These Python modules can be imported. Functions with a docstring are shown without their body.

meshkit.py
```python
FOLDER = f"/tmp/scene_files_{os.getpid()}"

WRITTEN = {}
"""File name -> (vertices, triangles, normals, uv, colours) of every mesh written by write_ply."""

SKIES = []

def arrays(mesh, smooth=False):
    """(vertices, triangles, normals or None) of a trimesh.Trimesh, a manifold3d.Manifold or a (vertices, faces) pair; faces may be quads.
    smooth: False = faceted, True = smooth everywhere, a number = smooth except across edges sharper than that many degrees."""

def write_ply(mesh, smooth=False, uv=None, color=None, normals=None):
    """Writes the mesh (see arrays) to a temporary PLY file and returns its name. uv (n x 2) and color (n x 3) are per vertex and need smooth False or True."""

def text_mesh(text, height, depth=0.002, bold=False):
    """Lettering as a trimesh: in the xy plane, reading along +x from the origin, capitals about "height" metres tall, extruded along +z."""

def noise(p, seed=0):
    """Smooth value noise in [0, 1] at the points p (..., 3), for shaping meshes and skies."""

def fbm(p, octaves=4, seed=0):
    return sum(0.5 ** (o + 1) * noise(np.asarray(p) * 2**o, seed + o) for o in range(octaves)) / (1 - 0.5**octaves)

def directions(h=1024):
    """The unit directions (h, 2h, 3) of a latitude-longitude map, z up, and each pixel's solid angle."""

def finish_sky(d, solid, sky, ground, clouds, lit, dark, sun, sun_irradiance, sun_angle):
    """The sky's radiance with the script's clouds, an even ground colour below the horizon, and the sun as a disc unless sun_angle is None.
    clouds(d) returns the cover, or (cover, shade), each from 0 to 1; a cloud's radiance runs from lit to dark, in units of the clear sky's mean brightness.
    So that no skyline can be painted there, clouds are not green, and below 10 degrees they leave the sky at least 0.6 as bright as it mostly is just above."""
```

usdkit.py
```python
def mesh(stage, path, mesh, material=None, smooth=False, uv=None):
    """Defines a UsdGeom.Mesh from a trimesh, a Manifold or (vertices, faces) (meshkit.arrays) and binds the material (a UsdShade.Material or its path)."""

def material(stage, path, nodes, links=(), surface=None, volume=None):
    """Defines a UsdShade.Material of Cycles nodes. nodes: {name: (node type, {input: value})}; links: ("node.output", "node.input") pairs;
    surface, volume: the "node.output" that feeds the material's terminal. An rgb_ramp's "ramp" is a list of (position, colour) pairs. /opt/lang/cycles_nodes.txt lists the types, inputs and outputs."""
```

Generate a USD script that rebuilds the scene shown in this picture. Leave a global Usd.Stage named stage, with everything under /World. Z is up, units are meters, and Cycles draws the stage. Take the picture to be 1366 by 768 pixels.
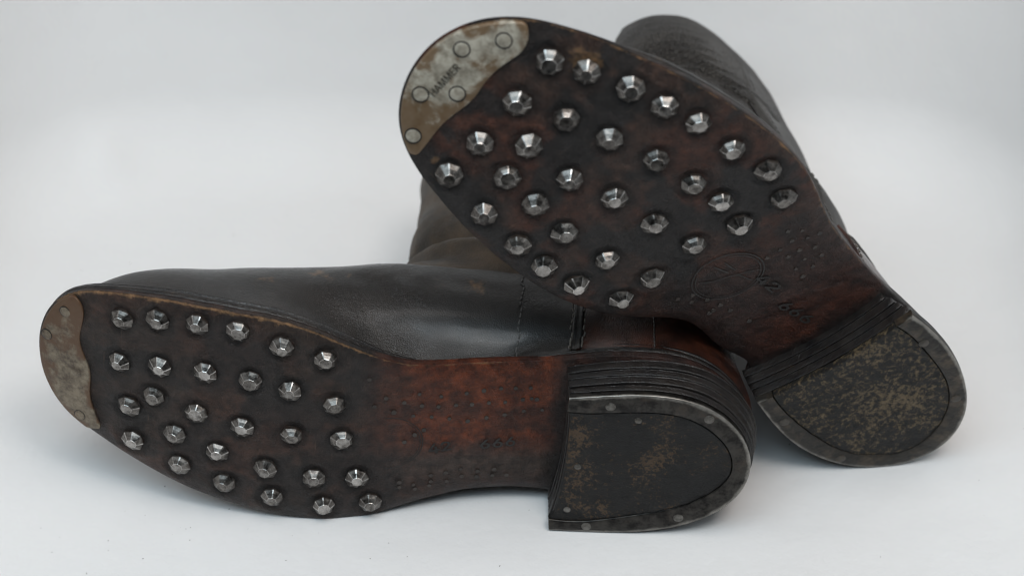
import math, random
import numpy as np, trimesh
from scipy.interpolate import splprep, splev, PchipInterpolator
from scipy.ndimage import map_coordinates
from scipy.spatial import Delaunay
from shapely.geometry import Polygon, Point
from shapely import contains_xy
import shapely
import usdkit, meshkit
from meshkit import fbm, noise
from pxr import Usd, UsdGeom, UsdLux, UsdShade, Gf, Sdf, Vt

stage = Usd.Stage.CreateInMemory()
UsdGeom.SetStageUpAxis(stage, 'Z'); UsdGeom.SetStageMetersPerUnit(stage, 1.0)
UsdGeom.Xform.Define(stage, '/World'); UsdGeom.Scope.Define(stage, '/World/Looks')
rng = np.random.default_rng(7); random.seed(7)

# ---------------------------------------------------------------- camera
cam = UsdGeom.Camera.Define(stage, '/World/camera')
cam.CreateHorizontalApertureAttr(36.0)
cam.CreateFocalLengthAttr(36.0 / (2 * math.tan(math.radians(26.8502 / 2))))
cam.AddTranslateOp().Set((0, 0, 0.5885))
cam.AddRotateXOp().Set(90 - 34.0)
cam.CreateFStopAttr(9.0); cam.CreateFocusDistanceAttr(0.86)
cam.CreateExposureAttr(-0.04)

# ---------------------------------------------------------------- lamps
def lamp(name, pos, target, w, h, power, col, spread=None):
    l = UsdLux.RectLight.Define(stage, '/World/' + name)
    l.CreateWidthAttr(w); l.CreateHeightAttr(h); l.CreateIntensityAttr(power); l.CreateColorAttr(Gf.Vec3f(*col))
    d = np.array(target, float) - np.array(pos, float); d /= np.linalg.norm(d)
    up = np.array([0, 0, 1.0]) if abs(d[2]) < .95 else np.array([0, 1.0, 0])
    x = np.cross(d, up); x /= np.linalg.norm(x); y = np.cross(x, d)
    m = Gf.Matrix4d(*x, 0, *y, 0, *(-d), 0, *pos, 1)
    UsdGeom.Xformable(l).AddTransformOp().Set(m)
    return l
lamp('softbox_overhead', (0.10, 0.50, 1.02), (0.06, 0.58, 0), 0.85, 0.50, 2.7, (1.0, 0.915, 0.86))
lamp('softbox_front', (0.28, 0.16, 0.98), (0.02, 0.72, 0.0), 0.30, 0.24, 14.5, (1.0, 0.915, 0.85))
lamp('window_front', (-0.10, 0.24, 0.72), (0.02, 0.60, 0.0), 0.62, 0.34, 5.0, (0.69, 0.88, 1.0))

# ---------------------------------------------------------------- materials
LK = '/World/Looks/'
def mat(name, nodes, links, surface='p.BSDF'):
    return usdkit.material(stage, LK + name, nodes, links, surface=surface)
def ramp(*s): return {"ramp": list(s)}
def g(v): return (v, v, v)

def fabric():
    return mat('white_cloth', {
        'c': ('texture_coordinate', {}), 'n': ('noise_texture', {'scale': 6.0, 'detail': 4.0}),
        'r': ('rgb_ramp', ramp((.3, (.80, .795, .79)), (.7, (.84, .84, .84)))),
        'n2': ('noise_texture', {'scale': 900.0, 'detail': 2.0}),
        'n3': ('noise_texture', {'scale': 14.0, 'detail': 6.0, 'roughness': .55}),
        'b0': ('bump', {'strength': .4, 'distance': .007}),
        'b': ('bump', {'strength': .15, 'distance': .0004}),
        'p': ('principled_bsdf', {'roughness': .8, 'specular_ior_level': .2})},
        [('c.object', 'n.vector'), ('c.object', 'n2.vector'), ('c.object', 'n3.vector'), ('n.fac', 'r.fac'), ('r.color', 'p.base_color'),
         ('n3.fac', 'b0.height'), ('b0.normal', 'b.normal'), ('n2.fac', 'b.height'), ('b.normal', 'p.normal')])

def leather(name, lo, hi, rough, grain=900., grain_s=.35, spec=.5, blotch=60., coat=0., tint=False, wear=None, roughvar=.12, crust=False, sheen=0., coat_r=.22, depth=.0022):
    """Leather: two-tone blotches, fine grain, uneven gloss; tint: multiplied by the mesh's own dye (primvar); wear: scuff colour shown by primvar wear."""
    n = {'c': ('texture_coordinate', {}),
         'n': ('noise_texture', {'scale': blotch, 'detail': 6.0, 'roughness': .65}),
         'r': ('rgb_ramp', ramp((.37, lo), (.63, hi))),
         'n2': ('noise_texture', {'scale': grain * .45, 'detail': 5.0, 'roughness': .7}),
         'v': ('voronoi_texture', {'scale': grain, 'feature': 'distance_to_edge'}),
         'vm': ('math', {'math_type': 'minimum', 'value2': .18}),
         'n3': ('noise_texture', {'scale': blotch * .7, 'detail': 5.0, 'roughness': .6}),
         'rr': ('map_range', {'from_min': .3, 'from_max': .7, 'to_min': rough - roughvar, 'to_max': rough + roughvar}),
         'b0': ('bump', {'strength': grain_s * .8, 'distance': .0022}),
         'b': ('bump', {'strength': grain_s, 'distance': depth}),
         'p': ('principled_bsdf', {'specular_ior_level': spec, 'coat_weight': coat, 'coat_roughness': coat_r, 'sheen_weight': sheen})}
    l = [('c.object', 'n.vector'), ('c.object', 'n2.vector'), ('c.object', 'v.vector'), ('c.object', 'n3.vector'), ('n.fac', 'r.fac'),
         ('n3.fac', 'rr.value'), ('rr.result', 'p.roughness'), ('v.distance', 'vm.value1'), ('n2.fac', 'b0.height'), ('vm.value', 'b.height'), ('b0.normal', 'b.normal'), ('b.normal', 'p.normal')]
    last = 'r.color'
    if tint:
        n['a'] = ('attribute', {'attribute': 'dye'}); n['m'] = ('mix', {'mix_type': 'multiply', 'fac': 1.0})
        l += [(last, 'm.color1'), ('a.color', 'm.color2')]; last = 'm.color'
    if wear:
        n['w'] = ('attribute', {'attribute': 'wear'}); n['wn'] = ('noise_texture', {'scale': 260., 'detail': 6.0, 'roughness': .7})
        n['wa'] = ('math', {'math_type': 'add'}); n['wr'] = ('map_range', {'from_min': .85, 'from_max': 1.15, 'to_min': 0., 'to_max': 1., 'clamp': True})
        n['wm'] = ('mix', {'mix_type': 'mix', 'color2': wear})
        l += [('c.object', 'wn.vector'), ('w.fac', 'wa.value1'), ('wn.fac', 'wa.value2'), ('wa.value', 'wr.value'), ('wr.result', 'wm.fac'), (last, 'wm.color1')]; last = 'wm.color'
    if crust:
        n['k'] = ('noise_texture', {'scale': 240., 'detail': 9.0, 'roughness': .72}); n['kb'] = ('bump', {'strength': .85, 'distance': .0060})
        n['sm'] = ('mapping', {'scale': (60., 900., 60.), 'rotation': (0., 0., .5)}); n['sn'] = ('noise_texture', {'scale': 1.0, 'detail': 6.0, 'roughness': .7})
        n['sm2'] = ('mapping', {'scale': (800., 70., 60.), 'rotation': (0., 0., -.3)}); n['sn2'] = ('noise_texture', {'scale': 1.0, 'detail': 6.0, 'roughness': .7})
        n['mx'] = ('math', {'math_type': 'maximum'}); n['sf'] = ('map_range', {'from_min': .62, 'from_max': .74, 'to_min': 0., 'to_max': .55, 'clamp': True})
        n['sx'] = ('mix', {'mix_type': 'mix', 'color2': (.16, .105, .075)})
        n['kd'] = ('rgb_ramp', ramp((.36, (.35, .35, .35)), (.52, (1., 1., 1.)), (.70, (1.45, 1.35, 1.3)))); n['km'] = ('mix', {'mix_type': 'multiply', 'fac': .8})
        l = [x for x in l if x != ('b0.normal', 'b.normal')]
        l += [('c.object', 'k.vector'), ('k.fac', 'kb.height'), ('b0.normal', 'kb.normal'), ('kb.normal', 'b.normal'), ('c.object', 'sm.vector'), ('sm.vector', 'sn.vector'), ('c.object', 'sm2.vector'), ('sm2.vector', 'sn2.vector'),
              ('sn.fac', 'mx.value1'), ('sn2.fac', 'mx.value2'), ('mx.value', 'sf.value'), ('k.fac', 'kd.fac'), ('kd.color', 'km.color2'), (last, 'km.color1'), ('sf.result', 'sx.fac'), ('km.color', 'sx.color1')]; last = 'sx.color'
    l.append((last, 'p.base_color'))
    return mat(name, n, l)

def steel(name, lo, hi, rust, rough=.35, metal=.9, rustamt=.55, scale=220., bump=.35, edge=False, stain=False, ecol=(.30, .285, .26)):
    n, l = steel_nodes(lo, hi, rust, rough, metal, rustamt, scale, bump)
    if edge:
        n['e'] = ('attribute', {'attribute': 'edge'}); n['en'] = ('noise_texture', {'scale': 160., 'detail': 5.0, 'roughness': .7})
        n['ea'] = ('math', {'math_type': 'multiply_add', 'value2': 1.15}); n['es'] = ('math', {'math_type': 'add', 'value2': -1.25})
        n['er'] = ('map_range', {'from_min': .0, 'from_max': .5, 'to_min': 0., 'to_max': 1., 'clamp': True})
        n['em'] = ('mix', {'mix_type': 'mix', 'color2': ecol})
        l = [x for x in l if x != ('m.color', 'p.base_color')]
        l += [('c.object', 'en.vector'), ('en.fac', 'es.value1'), ('e.fac', 'ea.value1'), ('es.value', 'ea.value3'), ('ea.value', 'er.value'), ('er.result', 'em.fac'), ('m.color', 'em.color1'), ('em.color', 'p.base_color')]
    if stain:
        n['s'] = ('attribute', {'attribute': 'stain'}); n['sa'] = ('math', {'math_type': 'add'})
        l = [x for x in l if x != ('n2.fac', 'f.value')] + [('n2.fac', 'sa.value1'), ('s.fac', 'sa.value2'), ('sa.value', 'f.value')]
    return mat(name, n, l)
def steel_nodes(lo, hi, rust, rough, metal, rustamt, scale, bump):
    return ({
        'c': ('texture_coordinate', {}), 'n': ('noise_texture', {'scale': scale, 'detail': 6.0, 'roughness': .7}),
        'r': ('rgb_ramp', ramp((.38, lo), (.62, hi))),
        'n2': ('noise_texture', {'scale': scale * .45, 'detail': 6.0, 'roughness': .65, 'distortion': .4}),
        'f': ('map_range', {'from_min': rustamt, 'from_max': rustamt + .14, 'to_min': 0., 'to_max': .9, 'clamp': True}),
        'm': ('mix', {'mix_type': 'mix', 'color2': rust}),
        'mt': ('map_range', {'from_min': 0., 'from_max': 1., 'to_min': metal, 'to_max': .25}),
        'rr': ('map_range', {'from_min': .3, 'from_max': .7, 'to_min': rough - .1, 'to_max': rough + .15}),
        'b': ('bump', {'strength': bump, 'distance': .0006}),
        'p': ('principled_bsdf', {})},
        [('c.object', 'n.vector'), ('c.object', 'n2.vector'), ('n.fac', 'r.fac'), ('n2.fac', 'f.value'), ('f.result', 'm.fac'), ('r.color', 'm.color1'), ('m.color', 'p.base_color'),
         ('f.result', 'mt.value'), ('mt.result', 'p.metallic'), ('n.fac', 'rr.value'), ('rr.result', 'p.roughness'), ('n.fac', 'b.height'), ('b.normal', 'p.normal')])

M = {}
M['cloth'] = fabric()
M['sole'] = leather('sole_leather', (.38, .33, .31), (1.0, 1.0, 1.0), .40, 900., .45, .36, 150., coat=.08, crust=True, tint=True, wear=(.30, .17, .08), roughvar=.14)
M['black'] = leather('black_leather', (.007, .0055, .0045), (.016, .012, .010), .35, 1100., .30, .5, 70., coat=.30, coat_r=.22, wear=(.16, .085, .035))
M['pebbled'] = leather('pebbled_leather', (.030, .026, .023), (.062, .055, .048), .48, 520., 1.0, .5, 40., depth=.0048)
M['strap'] = leather('smooth_grey_leather', (.028, .025, .023), (.055, .050, .045), .46, 800., .4, .5, 50.)
M['brown'] = leather('brown_leather', (.024, .018, .012), (.075, .050, .030), .52, 800., .4, .4, 45.)
M['counter'] = leather('counter_leather', (.018, .007, .005), (.070, .022, .012), .32, 1100., .35, .5, 70., coat=.3)
M['edge'] = leather('black_edge', (.006, .005, .005), (.018, .014, .012), .38, 700., .3, .5, 120., wear=(.28, .17, .09))
M['lining'] = leather('dark_lining', (.02, .016, .012), (.04, .03, .022), .8, 600., .3)
M['nail'] = steel('nail_steel', (.075, .068, .063), (.21, .195, .18), (.030, .020, .015), rough=.31, metal=.95, rustamt=.60, scale=380., bump=.12, edge=True, stain=True, ecol=(.66, .63, .60))
M['plate_bright'] = steel('toe_plate_steel', (.23, .20, .155), (.48, .44, .36), (.15, .09, .045), rough=.42, metal=.25, rustamt=.57, scale=240., bump=.5, stain=True)
M['plate_dull'] = steel('toe_plate_worn_steel', (.09, .07, .052), (.25, .21, .155), (.10, .05, .024), rough=.42, metal=.6, rustamt=.55, scale=240., bump=.5, stain=True)
M['letter'] = steel('punched_letter', (.13, .115, .09), (.22, .20, .165), (.06, .035, .02))
M['iron'] = steel('heel_iron_steel', (.013, .012, .0115), (.055, .051, .046), (.040, .027, .018), rough=.34, metal=.8, rustamt=.56, scale=170., edge=True)
M['iron_dark'] = steel('heel_iron_browned', (.012, .011, .010), (.038, .034, .029), (.058, .042, .027), rough=.42, metal=.55, rustamt=.50, scale=260., bump=.8, edge=True)
M['rivet_dark'] = steel('rivet_browned', (.04, .036, .03), (.09, .08, .07), (.06, .04, .022), rough=.45, metal=.5, rustamt=.52, scale=300.)
M['rivet'] = steel('rivet_steel', (.07, .065, .058), (.19, .18, .165), (.08, .05, .025), rough=.4, metal=.7, rustamt=.6, scale=300.)
M['mark'] = leather('stamped_mark', (.006, .005, .005), (.015, .011, .010), .5, 900., .2)
M['stamp'] = leather('pressed_mark', (.005, .004, .0035), (.010, .007, .006), .5, 900., .2)
M['peg'] = leather('wooden_peg', (.018, .013, .011), (.045, .034, .028), .5, 900., .2)
M['thread'] = leather('waxed_thread', (.05, .045, .04), (.16, .14, .12), .6, 900., .2)
M['threadblack'] = leather('black_thread', (.02, .019, .018), (.10, .092, .085), .5, 900., .2)
def mottled(name, tan, amt, big=.75, sc=560.):
    return mat(name, {
        'c': ('texture_coordinate', {}), 'n': ('noise_texture', {'scale': sc, 'detail': 9.0, 'roughness': .76}),
        'n1': ('noise_texture', {'scale': 38., 'detail': 3.0}),
        's': ('math', {'math_type': 'multiply_add', 'value2': big}), 'at': ('attribute', {'attribute': 'stain'}), 's3': ('math', {'math_type': 'add'}),
        'r': ('rgb_ramp', ramp((.40, (.009, .009, .0095)), (amt - .03, (.013, .012, .0115)), (amt + .005, (.026, .020, .014)), (amt + .045, tan), (amt + .12, tuple(1.8 * q for q in tan)))),
        'v': ('noise_texture', {'scale': 520., 'detail': 6.0, 'roughness': .7}), 'b': ('bump', {'strength': 1.0, 'distance': .0050}),
        'b2': ('bump', {'strength': .7, 'distance': .0025}),
        'p': ('principled_bsdf', {'roughness': .55, 'specular_ior_level': .45})},
        [('c.object', 'n.vector'), ('c.object', 'n1.vector'), ('c.object', 'v.vector'), ('n1.fac', 's.value1'), ('n.fac', 's.value3'), ('s.value', 's3.value1'), ('at.fac', 's3.value2'), ('s3.value', 'r.fac'), ('r.color', 'p.base_color'),
         ('n.fac', 'b.height'), ('b.normal', 'b2.normal'), ('v.fac', 'b2.height'), ('b2.normal', 'p.normal')])
M['top_dark'] = mottled('heel_leather_dark', (.13, .078, .040), .955)
M['top_tan'] = mottled('heel_leather_mottled', (.135, .098, .054), .645, .25, 430.)
M['dirt'] = leather('dirt', (.10, .09, .08), (.25, .22, .20), .9, 900., .2)
M['straw'] = leather('straw', (.45, .33, .16), (.6, .46, .24), .7, 900., .2)

# ---------------------------------------------------------------- prim helpers
used = {}
def unique(parent, name):
    k = (str(parent), name); n = used.get(k, 0); used[k] = n + 1
    return f'{parent}/{name}' + (f'_{n:03d}' if n else '')
def ppath(p): return '/World' if p is None else str(p.GetPath())
def tag(p, **kw):
    for k, v in kw.items(): p.SetCustomDataByKey(k, v)
    return p
def obj(name, mesh, m, parent=None, smooth=35, var=None, **tags):
    path = unique(ppath(parent), name)
    if var and smooth is not False: smooth = True
    pr = usdkit.mesh(stage, path, mesh, m, smooth=smooth)
    if var:
        api = UsdGeom.PrimvarsAPI(pr)
        for k, a in var.items():
            a = np.asarray(a, np.float32)
            if a.ndim == 2: api.CreatePrimvar(k, Sdf.ValueTypeNames.Color3fArray, 'vertex').Set(Vt.Vec3fArray.FromNumpy(a))
            else: api.CreatePrimvar(k, Sdf.ValueTypeNames.FloatArray, 'vertex').Set(Vt.FloatArray.FromNumpy(a))
    p = pr.GetPrim(); tag(p, **tags); return p

# ---------------------------------------------------------------- the setting: a white cloth sweep with raised corners
def backdrop():
    # plan: back wall and two side walls with rounded corners, open to the front
    X, Y0, Y1, R = .272, .50, .997, .10
    c = []
    for y in np.linspace(Y0, Y1 - R, 60): c.append((-X, y, -1, 0))
    for a in np.linspace(0, math.pi / 2, 40)[1:]: c.append((-X + R - R * math.cos(a), Y1 - R + R * math.sin(a), -math.cos(a), math.sin(a)))
    for x in np.linspace(-X + R, X - R, 70)[1:]: c.append((x, Y1, 0, 1))
    for a in np.linspace(0, math.pi / 2, 40)[1:]: c.append((X - R + R * math.sin(a), Y1 - R + R * math.cos(a), math.sin(a), math.cos(a)))
    for y in np.linspace(Y1 - R, Y0, 60)[1:]: c.append((X, y, 1, 0))
    c = np.array(c); n = len(c)
    prof = []                                          # (distance outwards from the plan line, height)
    for t in np.linspace(1, 0, 40)[:-1]: prof.append((None, t))
    r = .045
    for a in np.linspace(0, math.pi / 2, 16): prof.append((-r + r * math.sin(a), r - r * math.cos(a)))
    for h in np.linspace(r, .42, 26)[1:]: prof.append((.10 * (h - r), h))
    rows = []
    cen = np.stack([np.zeros(n), np.clip(c[:, 1], Y0, .75)], 1)
    for d, h in prof:
        if d is None:
            t = h; e = c[:, :2] - c[:, 2:] * r
            q = e * (1 - t) + cen * t; z = np.zeros(n)
        else:
            q = c[:, :2] + c[:, 2:] * d; z = np.full(n, h)
        rows.append(np.column_stack([q, z]))
    P = np.array(rows)
    # cloth is not flat: broad swells on the walls, a crease running into the left back corner
    w = np.clip((P[..., 2]) / .08, 0, 1)
    P[..., 1] += w * .010 * (fbm(P * [5, 5, 4], 3, 3) - .5); P[..., 0] += w * .010 * (fbm(P * [5, 5, 4], 3, 4) - .5)
    d = np.hypot(P[..., 0] + .212, (P[..., 1] - .972))
    P[..., 2] += .006 * np.exp(-(d / .012) ** 2)
    edge = np.clip((P[..., 1] - .86) / .1, 0, 1) * (1 - w)
    P[..., 2] += edge * .0025 * (fbm(P * [14, 14, 1], 3, 9) - .35)
    k = len(P); idx = np.arange(k * n).reshape(k, n)
    q = np.stack([idx[:-1, :-1], idx[:-1, 1:], idx[1:, 1:], idx[1:, :-1]], -1).reshape(-1, 4)
    obj('ground_cloth', (P.reshape(-1, 3), q[:, ::-1]), M['cloth'], smooth=True, kind='structure', label='white cloth sweep that forms the ground and the backdrop', category='backdrop')
backdrop()

# ---------------------------------------------------------------- boots
ZH, TS, HH, L, HB = .01599, .02047, .01715, .295, .072
def zsole(x):
    t = np.clip((.19 - x) / (.19 - HB), 0, 1); s = t * t * (3 - 2 * t)
    u = np.clip((x - .19) / (L - .19), 0, 1.3)
    return -ZH * s - TS * u ** 2
def closed(p, n, s=2e-6):
    p = np.asarray(p, float)
    tck, _ = splprep([np.r_[p[:, 0], p[0, 0]], np.r_[p[:, 1], p[0, 1]]], s=s * len(p) * .3, per=True)
    q = np.array(splev(np.linspace(0, 1, 4000, endpoint=False), tck)).T
    d = np.r_[0, np.cumsum(np.linalg.norm(np.diff(np.vstack([q, q[:1]]), axis=0), axis=1))]
    t = np.linspace(0, d[-1], n, endpoint=False)
    qq = np.vstack([q, q[:1]])
    return np.stack([np.interp(t, d, qq[:, 0]), np.interp(t, d, qq[:, 1])], 1)
def normals2(p):
    t = np.roll(p, -1, 0) - np.roll(p, 1, 0); t /= np.linalg.norm(t, axis=1, keepdims=True)
    n = np.stack([t[:, 1], -t[:, 0]], 1)
    a = .5 * np.sum(p[:, 0] * np.roll(p[:, 1], -1) - p[:, 1] * np.roll(p[:, 0], -1))
    return n if a > 0 else -n
def fill2(outline, step):
    """Triangulates a plane outline with a fine inner grid: vertices (outline first), faces."""
    poly = Polygon(outline); inner = poly.buffer(-step * .6)
    x0, y0, x1, y1 = poly.bounds; pts = []
    for j, y in enumerate(np.arange(y0, y1, step * .87)):
        for x in np.arange(x0 + (j % 2) * step / 2, x1, step): pts.append((x, y))
    pts = np.array(pts); pts = pts[contains_xy(inner, pts[:, 0], pts[:, 1])]
    v = np.vstack([outline, pts]); f = Delaunay(v).simplices
    c = v[f].mean(1); f = f[contains_xy(poly, c[:, 0], c[:, 1])]
    a = np.cross(v[f[:, 1]] - v[f[:, 0]], v[f[:, 2]] - v[f[:, 0]])
    f[a < 0] = f[a < 0][:, ::-1]
    return v, f[np.abs(a) > 1e-12]
def dist_to(v, outline):
    ring = shapely.LinearRing(outline)
    return shapely.distance(shapely.points(v), ring)
def bridge(i0, i1, n, flip=False):
    a = np.arange(n); b = (a + 1) % n
    q = np.vstack([np.stack([i0 + a, i0 + b, i1 + b], 1), np.stack([i0 + a, i1 + b, i1 + a], 1)])
    return q[:, ::-1] if flip else q
def slab(outline, zface, sides, step=.004, zdisp=None):
    """A plate: a filled face on zface(x, y) and rings (inset, depth) down its side. Outline must run counter-clockwise seen from +z. Returns v, f, ring index (-1 on the face's inner points)."""
    n = len(outline); nn = normals2(outline)
    v2, f = fill2(outline, step)
    z = zface(v2[:, 0], v2[:, 1])
    if zdisp is not None: z = z + zdisp(v2)
    V = [np.column_stack([v2, z])]; F = [f]; ring = [np.r_[np.zeros(n), -np.ones(len(v2) - n)]]
    base, cnt = 0, len(v2)
    z0 = z[:n]
    for k, (inset, dep) in enumerate(sides):
        q = outline - nn * np.asarray(inset)[..., None] if np.ndim(inset) else outline - nn * inset
        V.append(np.column_stack([q, z0 - dep])); F.append(bridge(base, cnt, n, True)); ring.append(np.full(n, k + 1.)); base = cnt; cnt += n
    return np.vstack(V), np.vstack(F), np.concatenate(ring)

class Boot:
    pass

OUT1 = [[79.1, -39.0], [83.7, -39.2], [93.6, -37.7], [104.4, -36.9], [114.9, -36.4], [125.4, -36.5], [133.5, -36.8], [141.5, -37.6], [148.4, -39.6], [154.9, -42.6], [162.6, -46.3], [169.7, -50.0], [176.9, -53.6], [184.4, -56.8], [192.0, -58.1], [200.3, -59.0], [210.5, -60.4], [221.0, -61.4], [231.6, -61.2], [242.1, -60.5], [252.4, -59.4], [262.5, -57.6], [270.5, -56.0], [276.5, -53.7], [281.9, -49.3], [286.9, -43.3], [290.7, -35.7], [293.8, -26.2], [294.1, -13.1], [292.8, -6.5], [290.9, 0.3], [287.8, 6.4], [282.6, 11.6], [277.0, 15.1], [268.8, 19.0], [256.0, 25.8], [239.7, 32.1], [222.2, 38.2], [202.9, 42.5], [182.9, 44.0], [171.9, 44.3], [161.2, 43.8], [153.1, 42.3], [146.0, 40.1], [137.7, 37.5], [130.6, 35.4], [123.2, 33.1], [115.4, 31.4], [107.6, 30.4], [99.8, 30.0], [89.3, 29.9], [80.4, 29.7]]
SEAT1 = [[79.1, -39.0], [73.5, -41.3], [64.5, -42.9], [55.8, -44.1], [46.5, -44.8], [38.9, -44.7], [27.4, -42.9], [20.1, -40.2], [13.4, -35.5]]
OUT2 = [[78.7, 28.1], [86.0, 28.6], [97.4, 29.2], [107.3, 30.3], [118.5, 31.9], [128.7, 33.6], [138.7, 35.9], [148.7, 39.0], [157.5, 41.5], [165.8, 43.8], [176.3, 45.6], [181.7, 46.4], [194.6, 46.4], [207.6, 44.7], [221.0, 41.7], [233.9, 37.8], [245.7, 33.4], [256.5, 28.1], [260.8, 25.6], [269.1, 20.7], [277.3, 15.1], [284.3, 8.5], [288.0, 3.3], [291.8, -3.7], [294.5, -13.0], [294.1, -23.0], [292.6, -31.7], [288.1, -40.7], [284.9, -45.5], [282.0, -48.7], [278.3, -51.6], [274.0, -54.0], [267.1, -56.3], [259.6, -58.8], [253.4, -59.3], [246.8, -59.4], [232.1, -60.0], [219.5, -59.9], [206.2, -59.9], [192.6, -58.7], [177.5, -55.9], [162.7, -51.2], [150.1, -45.5], [140.2, -40.1], [129.2, -35.7], [112.8, -35.5], [96.2, -36.4], [79.2, -35.0]]
PL1 = [[75.9, -35.2], [63.6, -37.2], [49.7, -39.4], [38.4, -40.0], [26.9, -38.4], [19.9, -36.1], [14.0, -32.7], [7.0, -26.4], [2.2, -19.0], [-0.7, -12.1], [-1.6, -4.9], [-0.7, 1.8], [1.5, 8.2], [8.3, 17.9], [20.4, 26.1], [34.6, 31.5], [56.5, 35.9], [67.5, 36.8], [78.2, 37.0]]
PL2 = [[78.3, 35.0], [65.4, 36.0], [52.1, 35.9], [36.2, 32.5], [20.7, 26.7], [9.2, 19.7], [1.7, 11.6], [-2.9, 1.2], [-1.8, -10.1], [3.9, -20.6], [12.9, -29.5], [26.6, -36.9], [41.1, -39.9], [56.9, -39.9], [71.1, -38.5], [78.7, -36.8]]
NAIL1 = [[256.5, -47.3], [241.6, -51.1], [225.3, -52.7], [209.0, -52.5], [191.3, -47.1], [174.0, -41.6], [258.6, -24.7], [241.3, -27.4], [222.3, -28.9], [203.9, -28.1], [187.8, -24.8], [169.9, -18.4], [255.2, -2.4], [244.3, -11.3], [226.4, -6.7], [207.3, -3.0], [186.9, -1.4], [166.5, 0.0], [254.2, 15.6], [235.8, 6.9], [217.8, 12.5], [197.6, 18.0], [177.4, 21.3], [159.8, 21.0], [234.2, 23.4], [215.0, 28.9], [194.7, 33.5], [173.0, 36.3], [153.8, 34.7]]
NAIL2 = [[268.6, 5.8], [258.6, 13.4], [244.5, 21.1], [231.5, 25.7], [218.5, 30.5], [200.7, 32.7], [183.3, 36.2], [165.9, 32.1], [262.9, -12.9], [248.0, -3.6], [232.6, 3.0], [214.8, 10.0], [196.8, 13.2], [182.1, 15.2], [166.1, 13.1], [258.2, -33.2], [247.4, -20.3], [227.4, -18.2], [210.3, -11.4], [190.4, -8.3], [169.7, -4.7], [254.7, -49.9], [241.7, -34.5], [226.4, -34.3], [209.1, -34.6], [187.3, -31.6], [166.3, -25.9], [234.4, -50.9], [215.4, -50.8], [201.1, -50.0], [184.7, -47.5], [164.8, -41.3]]
TOE1 = [[278.2, -52.5], [275.4, -50.9], [273.6, -47.8], [273.5, -43.2], [275.2, -36.5], [275.4, -31.0], [274.3, -21.9], [271.6, -15.0], [272.9, -2.7], [270.6, 6.6], [268.4, 13.8]]
TOE2 = [[283.9, 8.0], [281.6, 6.4], [278.9, 3.9], [277.2, -0.5], [277.2, -6.8], [276.7, -14.7], [275.2, -19.2], [273.5, -22.6], [272.2, -28.9], [272.6, -36.2], [271.2, -42.9], [268.4, -49.6], [267.5, -54.9]]
TRIV1 = [[281.1, -43.3], [290.2, -28.3], [277.8, -13.7], [277.4, 9.5]]
TRIV2 = [[289.3, -15.0], [283.9, -1.5], [284.7, -37.1], [277.9, -26.7], [274.4, -49.4]]
IRON1 = [[75.9, -27.3], [58.4, -29.4], [48.6, -30.3], [38.7, -30.6], [25.7, -28.4], [16.6, -24.1], [9.6, -16.5], [6.6, -8.3], [7.7, 0.4], [12.5, 7.8], [20.5, 14.2], [31.5, 19.9], [42.7, 24.2]]
HRIV1 = [[58.8, -32.8], [18.9, -30.9], [24.9, 23.4], [71.3, 24.7], [69.0, 0.7], [47.0, -26.5], [62.5, 32.8]]
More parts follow.
